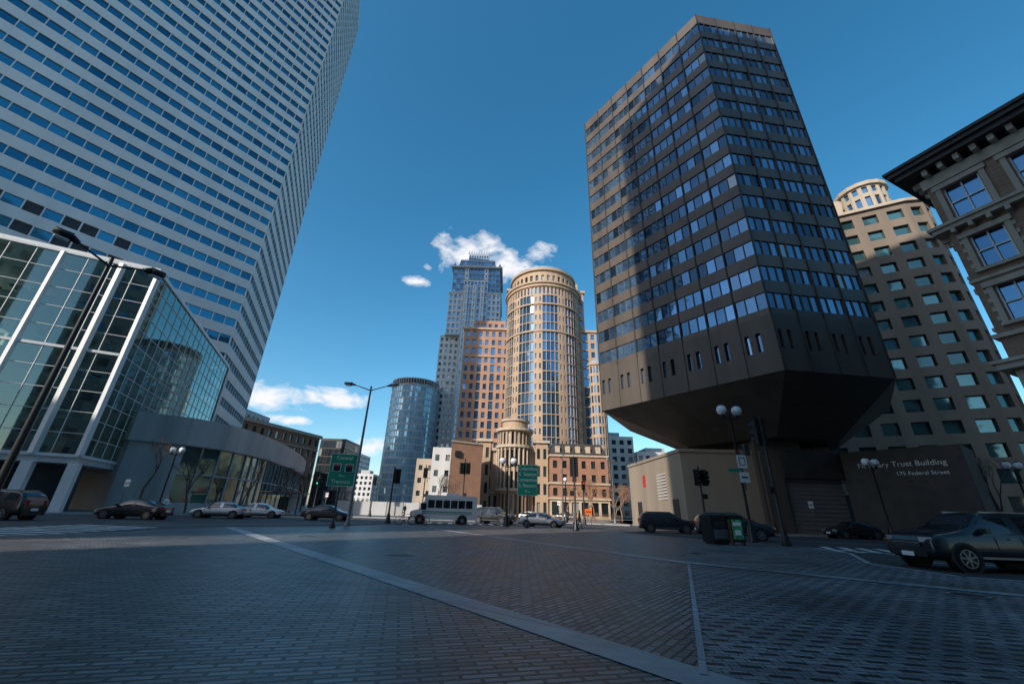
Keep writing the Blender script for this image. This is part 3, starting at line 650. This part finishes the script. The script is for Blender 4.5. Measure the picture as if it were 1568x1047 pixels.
for s_ in (-1,1):
    for i in range(6): d.box((-L/2+1.9+i*.74,s_*(W/2+.004),1.85),(.64,.03,.72),'cglass')
    d.box((-L/2+1.2,s_*(W/2+.004),1.6),(.5,.03,.6),'cglass'); d.box((.3,s_*(W/2+.003),1.15),(L-1.6,.02,.10),'green'); d.box((.3,s_*(W/2+.003),.98),(L-1.6,.02,.05),'louver')
    for wx in (-L/2+.95,L/2-1.4):
        d.tube((wx,s_*(W/2-.3),.42),(wx,s_*(W/2+.006),.42),.50,.50,'black',24); d.tube((wx,s_*(W/2-.2),.40),(wx,s_*(W/2+.03),.40),.40,.40,'tyre',24); d.tube((wx,s_*(W/2),.40),(wx,s_*(W/2+.04),.40),.2,.18,'rim',16)
    d.box((-L/2-.01,s_*.75,.95),(.05,.3,.2),'head'); d.box((L/2+.01,s_*.85,1.1),(.04,.15,.3),'tail'); d.box((-L/2+.95,s_*(W/2+.25),1.75),(.1,.25,.3),'black')
d.box((-L/2-.01,0,.95),(.05,1.0,.25),'louver'); d.box((-L/2-.05,0,.5),(.15,W,.2),'black'); d.box((L/2+.01,0,1.9),(.03,1.4,.7),'cglass'); d.box((.8,0,Hh+.12),(1.2,1.2,.22),PC['white'])
d.obj('windows_and_wheels',parent=root)
# ------------------------------------------------------------------ street furniture
def acorn_lamp(h,double=True,s=1.):
    b=MB(); b.lathe((0,0,0),[(.30,0),(.30,.12),(.24,.2),(.22,.7),(.15,.85),(.10,1.1),(.085,1.3),(.065,h-.9),(.10,h-.85),(.06,h-.7)],'black',14)
    for s_ in ((-1,1) if double else (0,)):
        if double: b.tube((0,0,h-.95),(s_*.42*s,0,h-.85),.035,.03,'black',8); b.tube((s_*.42*s,0,h-.86),(s_*.42*s,0,h-.68),.09,.12,'black',12)
        b.lathe((s_*.42*s,0,h-.68),[(.10*s,0),(.20*s,.10),(.25*s,.28),(.22*s,.48),(.12*s,.6)],'globe',16)
        b.lathe((s_*.42*s,0,h-.08),[(.15*s,-.02),(.12*s,.05),(.03*s,.11),(.0,.22)],'black',12)
    return b
acorn_lamp(8.3,True,1.3).obj('acorn_street_lamp',(14.7,26.2,0),RAD(8))
acorn_lamp(6.2,True,1.3).obj('acorn_street_lamp',(0,40.7,0),0)
acorn_lamp(6.6,True,1.3).obj('acorn_street_lamp',(32.3,36.5,0),RAD(15))
acorn_lamp(6.8,True,1.2).obj('acorn_street_lamp',(-36.5,45.5,0),0)
acorn_lamp(7.0,True,1.3).obj('acorn_street_lamp',(47.5,38.5,0),0)
acorn_lamp(6.2,False,1.2).obj('acorn_street_lamp',(8.5,62,0),0)
def cobra(x,y,h,rz,arm=1.85,nm='double_arm_street_lamp',k=1.,m='grey'):
    b=MB(); b.lathe((0,0,0),[(.22,0),(.22,.25),(.13,.35),(.115,1.),(.07,h)],m,12)
    for s_ in (-1,1):
        b.tube((0,0,h-.35),(s_*arm*.75,0,h+.10),.045,.035,m,8)
        b.tube((s_*arm*.68,0,h+.06),(s_*arm*.85,0,h+.14),.06*k,.12*k,m,10); b.tube((s_*arm*.85,0,h+.14),(s_*arm*1.18,0,h+.2),.15*k,.10*k,m,10)
        b.box((s_*arm*1.0,0,h+.14-.13*k),(.4,.2,.05),'globe')
    return b.obj(nm,(x,y,0),rz)
cobra(-11.2,31,10.2,0)
cobra(-16.4,13.8,10.3,RAD(62),1.5,k=1.3,m='black')
cobra(9.8,75,10.5,RAD(90)); cobra(13,100,10.5,RAD(90)); cobra(16,64,9,RAD(60))
def signal(b,z,y=-.2,x=0,lit='red',s=1.):
    b.box((x,y,z),(.34*s,.24*s,1.02*s),'black'); b.box((x,y+.13*s,z),(.56*s,.03,1.25*s),'black')
    for k,cn in ((1,'red'),(0,'off'),(-1,'grn')):
        zz=z+k*.32*s; b.tube((x,y-.12*s,zz),(x,y-.16*s,zz),.11*s,.11*s,cn if cn==lit else 'off',14)
        n_=8
        for j in range(n_):
            t0=math.pi*(-.1+1.2*j/n_);t1=math.pi*(-.1+1.2*(j+1)/n_);r_=.135*s
            b.face([(x+r_*math.cos(t0),y-.12*s,zz+r_*math.sin(t0)),(x+r_*math.cos(t1),y-.12*s,zz+r_*math.sin(t1)),(x+r_*math.cos(t1),y-.34*s,zz+r_*math.sin(t1)),(x+r_*math.cos(t0),y-.34*s,zz+r_*math.sin(t0))],'black')
def tlight(x,y,h,rz,heads,ped=True):
    b=MB(); b.lathe((0,0,0),[(.28,0),(.28,.1),(.2,.3),(.13,.75),(.08,.85),(.065,h)],'black',12); b.lathe((0,0,h),[(.08,0),(.0,.15)],'black',10)
    for (z,dx,lit,s) in heads: 
        signal(b,z,-.24,dx,lit,s); b.beam((0,0,z+.3*s),(dx,-.12,z+.3*s),.04,.04,'black'); b.beam((0,0,z-.3*s),(dx,-.12,z-.3*s),.04,.04,'black')
    if ped: b.box((.22,-.05,2.8),(.32,.22,.36),'black'); b.box((-.14,-.1,1.2),(.12,.1,.2),'markY')
    return b.obj('traffic_light',(x,y,0),rz)
tlight(15.1,23.8,6.9,RAD(200),[(6.1,0,'none',1.35)])
tlight(5.6,35.2,5.7,RAD(175),[(4.9,0,'none',1.25)])
tlight(15.4,33.5,5.0,RAD(10),[(4.2,-.28,'none',1.),(4.2,.36,'none',1.)])
tlight(-4.9,47.3,6.6,0,[(5.6,-.3,'none',1.),(5.6,.35,'none',1.)])
tlight(-10.6,54,6.4,0,[(5.5,0,'none',1.)]); tlight(-10.3,38,4.6,RAD(20),[(3.9,.3,'none',1.)],False); tlight(-19.5,62,5.5,0,[(4.8,0,'none',1.)],False); tlight(10.4,58,5.5,0,[(4.8,0,'red',.9)],False); tlight(24.5,55,5,0,[(4.2,0,'none',1.)],False); tlight(-25,56,5,0,[(4.2,0,'grn',.8)],False)
def roadsign(x,y,rz,w,z0_,z1_,lines):
    r_=empty('green_direction_sign',(x,y,0),rz); b=MB()
    b.lathe((0,0,0),[(.2,0),(.2,.06),(.1,.3),(.055,.4),(.05,z1_+.1)],'black',10)
    b.box((0,-.08,(z0_+z1_)/2),(w,.03,z1_-z0_),'wht'); b.box((0,-.10,(z0_+z1_)/2),(w-.07,.02,z1_-z0_-.07),'green'); b.obj('post_and_panel',parent=r_)
    n_=len(lines); h=(z1_-z0_)
    for i,t in enumerate(lines):
        if t: text(t,h/(n_+1)*.95,(0,-.115,z1_-h*(i+.75)/(n_+.5)),(RAD(90),0,0),'wht',r_)
    return r_
s1=roadsign(-10.9,27.6,RAD(18),1.65,2.45,4.5,['Central','','','<--','Tremont'])
sg=MB()
for dx in (-.38,.38):
    sg.box((dx,-.112,3.6),(.5,.012,.5),'wht'); sg.box((dx,-.12,3.54),(.42,.012,.34),PC['navy']); sg.box((dx,-.12,3.77),(.42,.012,.10),'redm')
sg.obj('route_shields',parent=s1)
roadsign(1.8,38,RAD(-4),1.8,2.6,5.25,['Columbus','S. Station','Convention','S. Boston','<--'])
b=MB(); b.box((0,0,3.65),(.62,.02,.62),'wht'); b.box((0,-.015,3.65),(.42,.01,.10),'black'); b.box((0,0,4.6),(.62,.02,.8),'wht'); b.box((0,-.015,4.6),(.4,.01,.5),'black'); b.box((0,-.02,4.6),(.3,.01,.4),'wht')
b.box((-.55,0,4.05),(.9,.02,.22),'green'); b.box((.45,.02,5.35),(.3,.22,.7),'black'); b.box((0,.1,4.1),(.04,.06,2.4),'black'); b.obj('street_name_and_parking_signs',(14.75,25.9,0),RAD(5))
for (x,y) in ((-33.5,37.6),(-24,57),(27.5,38.6),(7.8,64.5)):
    b=MB(); b.tube((0,0,0),(0,0,2.9),.03,.03,'grey',8); b.box((0,-.05,2.6),(.45,.02,.6),'wht'); b.box((0,-.07,2.6),(.36,.01,.08),'redm'); b.obj('parking_sign',(x,y,0),0)
b=MB(); b.prism([(-.5,-.4),(.5,-.4),(.55,.4),(-.55,.4)],.1,1.2,'black'); b.box((0,0,1.32),(1.15,.9,.18),'black'); b.box((0,-.42,.95),(.7,.03,.28),'louver'); b.box((0,0,.06),(.9,.7,.12),'black'); b.box((0,-.425,.5),(.8,.02,.45),'grey')
for i in range(7): b.box((-.42+i*.14,-.42,.5),(.02,.03,.6),'grey')
b.obj('litter_bin',(11.3,23.6,0),RAD(12),bevel=.03)
b=MB(); b.box((0,0,.72),(.62,.55,1.15),'black'); b.box((0,-.29,.75),(.5,.03,.95),'poster'); b.box((0,-.31,1.02),(.4,.02,.16),'wht'); b.box((0,-.31,.6),(.3,.02,.25),'wht'); b.prism([(-.33,-.3),(.33,-.3),(.33,.3),(-.33,.3)],1.3,1.42,'black')
for s_ in (-.25,.25): b.box((s_,0,.08),(.06,.5,.16),'black')
b.obj('newspaper_box',(12.25,23.3,0),RAD(-10),bevel=.02)
b=MB()
for x in (-2.6,0,2.6):
    for y in (-.7,.7): b.box((x,y,1.3),(.1,.1,2.6),'black')
b.box((0,0,2.68),(5.8,1.8,.14),'black')
for x in (-1.3,1.3): b.box((x,.7,1.35),(2.45,.03,2.0),'asg')
b.box((0,.4,.5),(3.5,.4,.06),'grey'); b.box((-1,.4,.25),(.06,.3,.5),'grey'); b.box((1,.4,.25),(.06,.3,.5),'grey'); b.box((2.6,0,1.35),(.08,1.3,1.8),'wht')
b.obj('bus_shelter',(-29.5,56,0),RAD(80))
b=MB(); b.box((0,0,1.5),(.9,.06,.7),'orange'); b.tube((-.35,0,G),(-.35,0,1.5),.03,.03,'grey'); b.tube((.35,0,G),(.35,0,1.5),.03,.03,'grey'); b.box((0,-.04,1.5),(.7,.02,.1),'black'); b.obj('construction_sign',(10.6,56,0),0)
b=MB()
for i in range(9): b.box((i*2.4,0,1.2),(2.3,.06,1.9),'white' if i%3 else 'conc'); b.box((i*2.4-1.2,0,1.2),(.08,.1,2.4),'grey')
b.obj('construction_hoarding',(-24,64,G),RAD(10))
b=MB()
for i in range(20): b.tube((i*.5,0,0),(i*.5,0,1.0),.02,.02,'black',6)
b.box((4.75,0,1.02),(9.6,.05,.05),'black'); b.box((4.75,0,.2),(9.6,.04,.04),'black'); b.obj('iron_railing',(-33,48,0),RAD(100))
b=MB()
for i in range(6): b.lathe((i*1.6,0,0),[(.12,0),(.12,.1),(.09,.15),(.08,.8),(.11,.85),(.0,1.0)],'black',10)
b.obj('bollards',(19,44.6,0),RAD(-8))
def bicycle(x,y,rz):
    b=MB()
    for wx in (-.52,.52):
        for j in range(20):
            a0=2*math.pi*j/20;a1=2*math.pi*(j+1)/20; b.tube((wx+.33*math.cos(a0),0,.35+.33*math.sin(a0)),(wx+.33*math.cos(a1),0,.35+.33*math.sin(a1)),.02,.02,'tyre',6,False)
        for j in range(8): a0=math.pi*j/4; b.tube((wx,0,.35),(wx+.32*math.cos(a0),0,.35+.32*math.sin(a0)),.004,.004,'rim',4,False)
    for p,q in (((-.52,0,.35),(-.2,0,.8)),((-.52,0,.35),(-.08,0,.33)),((-.08,0,.33),(-.22,0,.92)),((-.2,0,.8),(.36,0,.85)),((-.08,0,.33),(.38,0,.78)),((.52,0,.35),(.36,0,.98)),((.36,-.25,1.),(.36,.25,1.))): b.tube(p,q,.018,.018,'redm',6)
    b.box((-.23,0,.94),(.26,.14,.06),'black'); b.tube((-.08,-.12,.33),(-.08,.12,.33),.08,.08,'grey',10)
    b.obj('bicycle',(x,y,0),rz)
bicycle(-8.2,35.5,RAD(20)); bicycle(-7.2,36.2,RAD(200))
def person(x,y,rz,top='cloth',legs='jean',stride=.22,z=0.0):
    me=bpy.data.meshes.new('person')
    V=[(0,0,.95),(0,0,1.18),(0,0,1.42),(0,0,1.52),(0,.02,1.62),(0,.02,1.74),
       (-.19,0,1.42),(-.24,.05,1.15),(-.22,-.08,.92),(-.21,-.12,.82),(.19,0,1.42),(.24,-.05,1.15),(.22,.08,.92),(.21,.12,.82),
       (-.10,0,.9),(-.10,-stride*.6,.5),(-.10,-stride+.05,.09),(-.10,-stride-.12,.05),(.10,0,.9),(.10,stride*.3,.5),(.10,stride+.05,.10),(.10,stride-.1,.04)]
    E=[(0,1),(1,2),(2,3),(3,4),(4,5),(2,6),(6,7),(7,8),(8,9),(2,10),(10,11),(11,12),(12,13),(0,14),(14,15),(15,16),(16,17),(0,18),(18,19),(19,20),(20,21)]
    R=[.15,.14,.15,.06,.095,.085,.075,.055,.042,.035,.075,.055,.042,.035,.10,.07,.045,.04,.10,.07,.045,.04]
    me.from_pydata(V,E,[])
    o=bpy.data.objects.new('pedestrian',me); scene.collection.objects.link(o)
    o.modifiers.new('k','SKIN')
    for i,sv in enumerate(me.skin_vertices[0].data): sv.radius=(R[i],R[i]*(.72 if i<3 else 1)); sv.use_root=(i==0)
    bpy.context.view_layer.update()
    dg=bpy.context.evaluated_depsgraph_get(); m2=bpy.data.meshes.new_from_object(o.evaluated_get(dg))
    o.modifiers.clear(); o.data=m2; m2.materials.clear()
    for k in (top,legs,'skin','black'): m2.materials.append(M[k])
    for p in m2.polygons:
        c=p.center; p.use_smooth=True
        p.material_index= 2 if (1.5<c.z<1.72) else 3 if (c.z>=1.72 or c.z<.09) else 1 if c.z<.88 and abs(c.x)<.18 else 2 if c.z<.86 else 0
    md=o.modifiers.new('s','SUBSURF'); md.levels=2; md.render_levels=2
    o.location=(x,y,z); o.rotation_euler=(0,0,rz); return o
person(7.4,44,RAD(90),z=G); person(-9.6,53,RAD(-80),'redm','cloth'); person(8.9,63,RAD(10)); person(-30.5,38.8,RAD(85),'wht','cloth',z=G); person(-14.5,61.5,RAD(60),'cloth','cloth',z=0)
def tree(x,y,h,seed,m='bark',spread=.5,depth=6,name='bare_tree',z=0):
    rnd=random.Random(seed); b=MB()
    def br(p,d,L,r,k):
        q=p
        for s_ in range(2):
            d=(d+Vector((rnd.uniform(-1,1),rnd.uniform(-1,1),rnd.uniform(-.2,.6)))*.12).normalized(); e=q+d*L/2; b.tube(q,e,r*(1-.15*s_),r*(.85-.15*s_),m,6 if k>3 else 4,False); q=e
        if k==0: return
        for i in range(rnd.choice((2,3,3))):
            a=rnd.uniform(0,2*math.pi); t=spread*rnd.uniform(.6,1.2)
            ax=d.orthogonal().normalized(); ax.rotate(Matrix.Rotation(a,3,d)); nd=(d*math.cos(t)+ax*math.sin(t)+Vector((0,0,.15))).normalized()
            br(q,nd,L*rnd.uniform(.62,.82),r*.62,k-1)
    br(Vector((0,0,0)),Vector((0,0,1)),h*.27,h*.017,depth)
    return b.obj(name,(x,y,z))
for i,(x,y,h) in enumerate([(-38.2,45.0,8.5),(-36.5,49.5,7.5),(-33.8,55,7.5),(-33.5,62,8),(-35,70,8),(-38,80,8.5),(-14.5,88,9),(-11,80,7)]): tree(x,y,h,i+3)
for i,(x,y,h) in enumerate([(48,41,8.5),(53,38.5,8),(58,40,9),(45,50,9)]): tree(x,y,h,i+40,depth=6)
for i,(x,y,h) in enumerate([(13,70,7.5),(15.5,76,8),(18,72,7),(20,80,8.5),(11.5,84,7.5),(23,86,9)]): tree(x,y,h,i+20,'bush',.6)
def shrub(x,y,r,h,seed,m='bush',name='dry_shrub'):
    rnd=random.Random(seed); b=MB()
    for i in range(700):
        a=rnd.uniform(0,6.28); rr=r*math.sqrt(rnd.random()); zz=h*rnd.random()**.8*(1-.5*(rr/r)**2); c=Vector((rr*math.cos(a),rr*math.sin(a),zz))
        d=Vector((rnd.uniform(-1,1),rnd.uniform(-1,1),rnd.uniform(.2,1.4))).normalized()*.35; s_=d.orthogonal().normalized()*.012
        b.face([c-s_,c+s_,c+d],m)
    b.obj(name,(x,y,0))
for i,(x,y) in enumerate([(12,66),(14.5,68),(17,70),(9.5,70)]): shrub(x,y,1.6,1.5,i)
# ------------------------------------------------------------------ world
EL=RAD(31); SX,SY=-.64,-.768
SUN=Vector((SX*math.cos(EL),SY*math.cos(EL),math.sin(EL)))
w=bpy.data.worlds.new('World'); scene.world=w; w.use_nodes=True; nt=w.node_tree; bg=nt.nodes['Background']; bg.inputs[1].default_value=.15
sky=N(nt,'ShaderNodeTexSky',sky_type='NISHITA'); sky.sun_disc=False; sky.sun_elevation=EL; sky.sun_rotation=math.atan2(SX,SY); sky.air_density=1.0; sky.dust_density=1.2; sky.ozone_density=2.5
hs=N(nt,'ShaderNodeHueSaturation'); hs.inputs['Saturation'].default_value=1.32; hs.inputs['Hue'].default_value=.484; hs.inputs['Value'].default_value=1.3; nt.links.new(sky.outputs[0],hs.inputs['Color'])
tc=N(nt,'ShaderNodeTexCoord'); sp=N(nt,'ShaderNodeSeparateXYZ'); nt.links.new(tc.outputs['Generated'],sp.inputs[0])
def mth(op,a,b=None,c=None,cl=False):
    n_=N(nt,'ShaderNodeMath',operation=op); n_.use_clamp=cl
    for i,v_ in enumerate((a,b,c)):
        if v_ is None: continue
        if isinstance(v_,(int,float)): n_.inputs[i].default_value=v_
        else: nt.links.new(v_,n_.inputs[i])
    return n_.outputs[0]
az=mth('ARCTAN2',sp.outputs[0],sp.outputs[1]); el=mth('ARCSINE',sp.outputs[2])
no=N(nt,'ShaderNodeTexNoise'); no.inputs['Scale'].default_value=16; no.inputs['Detail'].default_value=10; no.inputs['Roughness'].default_value=.6; no.inputs['Distortion'].default_value=.3
mp=N(nt,'ShaderNodeMapping'); mp.inputs['Scale'].default_value=(1,1,1.8); nt.links.new(tc.outputs['Generated'],mp.inputs[0]); nt.links.new(mp.outputs[0],no.inputs['Vector'])
tot=None
for (a_,e_,ra,re) in [(-8.5,35.2,5.0,3.4),(-5,36.6,3.5,2.2),(-1,33.8,6,2.4),(4,35.4,3.4,1.5),(-15.9,30.3,1.9,.9),(-31.6,12.2,5.8,1.8),(-24.2,13.0,4.4,1.2),(-18.5,7.4,2.4,1.3),(-29,9.6,3,.6),(-10,3,14,1.8),(-14.5,32.5,1,.5)]:
    q1=mth('POWER',mth('DIVIDE',mth('SUBTRACT',az,RAD(a_)),RAD(ra)),2); q2=mth('POWER',mth('DIVIDE',mth('SUBTRACT',el,RAD(e_)),RAD(re)),2)
    g=mth('SUBTRACT',1,mth('ADD',q1,q2)); g=mth('MAXIMUM',g,-2.)
    tot=g if tot is None else mth('MAXIMUM',tot,g)
dens=mth('ADD',tot,mth('MULTIPLY',mth('SUBTRACT',no.outputs['Fac'],.49),5.0))
dens=mth('MULTIPLY',dens,.75,cl=True); inside=mth('MULTIPLY',mth('ADD',tot,1.2),1.2,cl=True); dens=mth('MULTIPLY',dens,inside)
mx=N(nt,'ShaderNodeMix',data_type='RGBA'); nt.links.new(dens,mx.inputs['Factor']); nt.links.new(hs.outputs[0],mx.inputs['A']); mx.inputs['B'].default_value=(6.4,6.5,6.8,1)
nt.links.new(mx.outputs['Result'],bg.inputs[0])
sl=bpy.data.lights.new('sun','SUN'); sl.energy=5; sl.angle=RAD(.5); sl.color=(1,.91,.80); so=bpy.data.objects.new('sun',sl); scene.collection.objects.link(so)
so.rotation_euler=SUN.to_track_quat('Z','Y').to_euler(); so.location=(-200,-200,300)
scene.view_settings.view_transform='Standard'; scene.view_settings.look='None'; scene.view_settings.exposure=0
# ------------------------------------------------------------------ camera
cd=bpy.data.cameras.new('camera'); cd.sensor_width=36; cd.lens=609/1568*36; cd.clip_end=6000; cd.clip_start=.05
co=bpy.data.objects.new('camera',cd); scene.collection.objects.link(co); scene.camera=co
co.matrix_world=Matrix.Translation((0,0,1.3))@Matrix.Rotation(RAD(90+23),4,'X')@Matrix.Rotation(RAD(1.8),4,'Z')
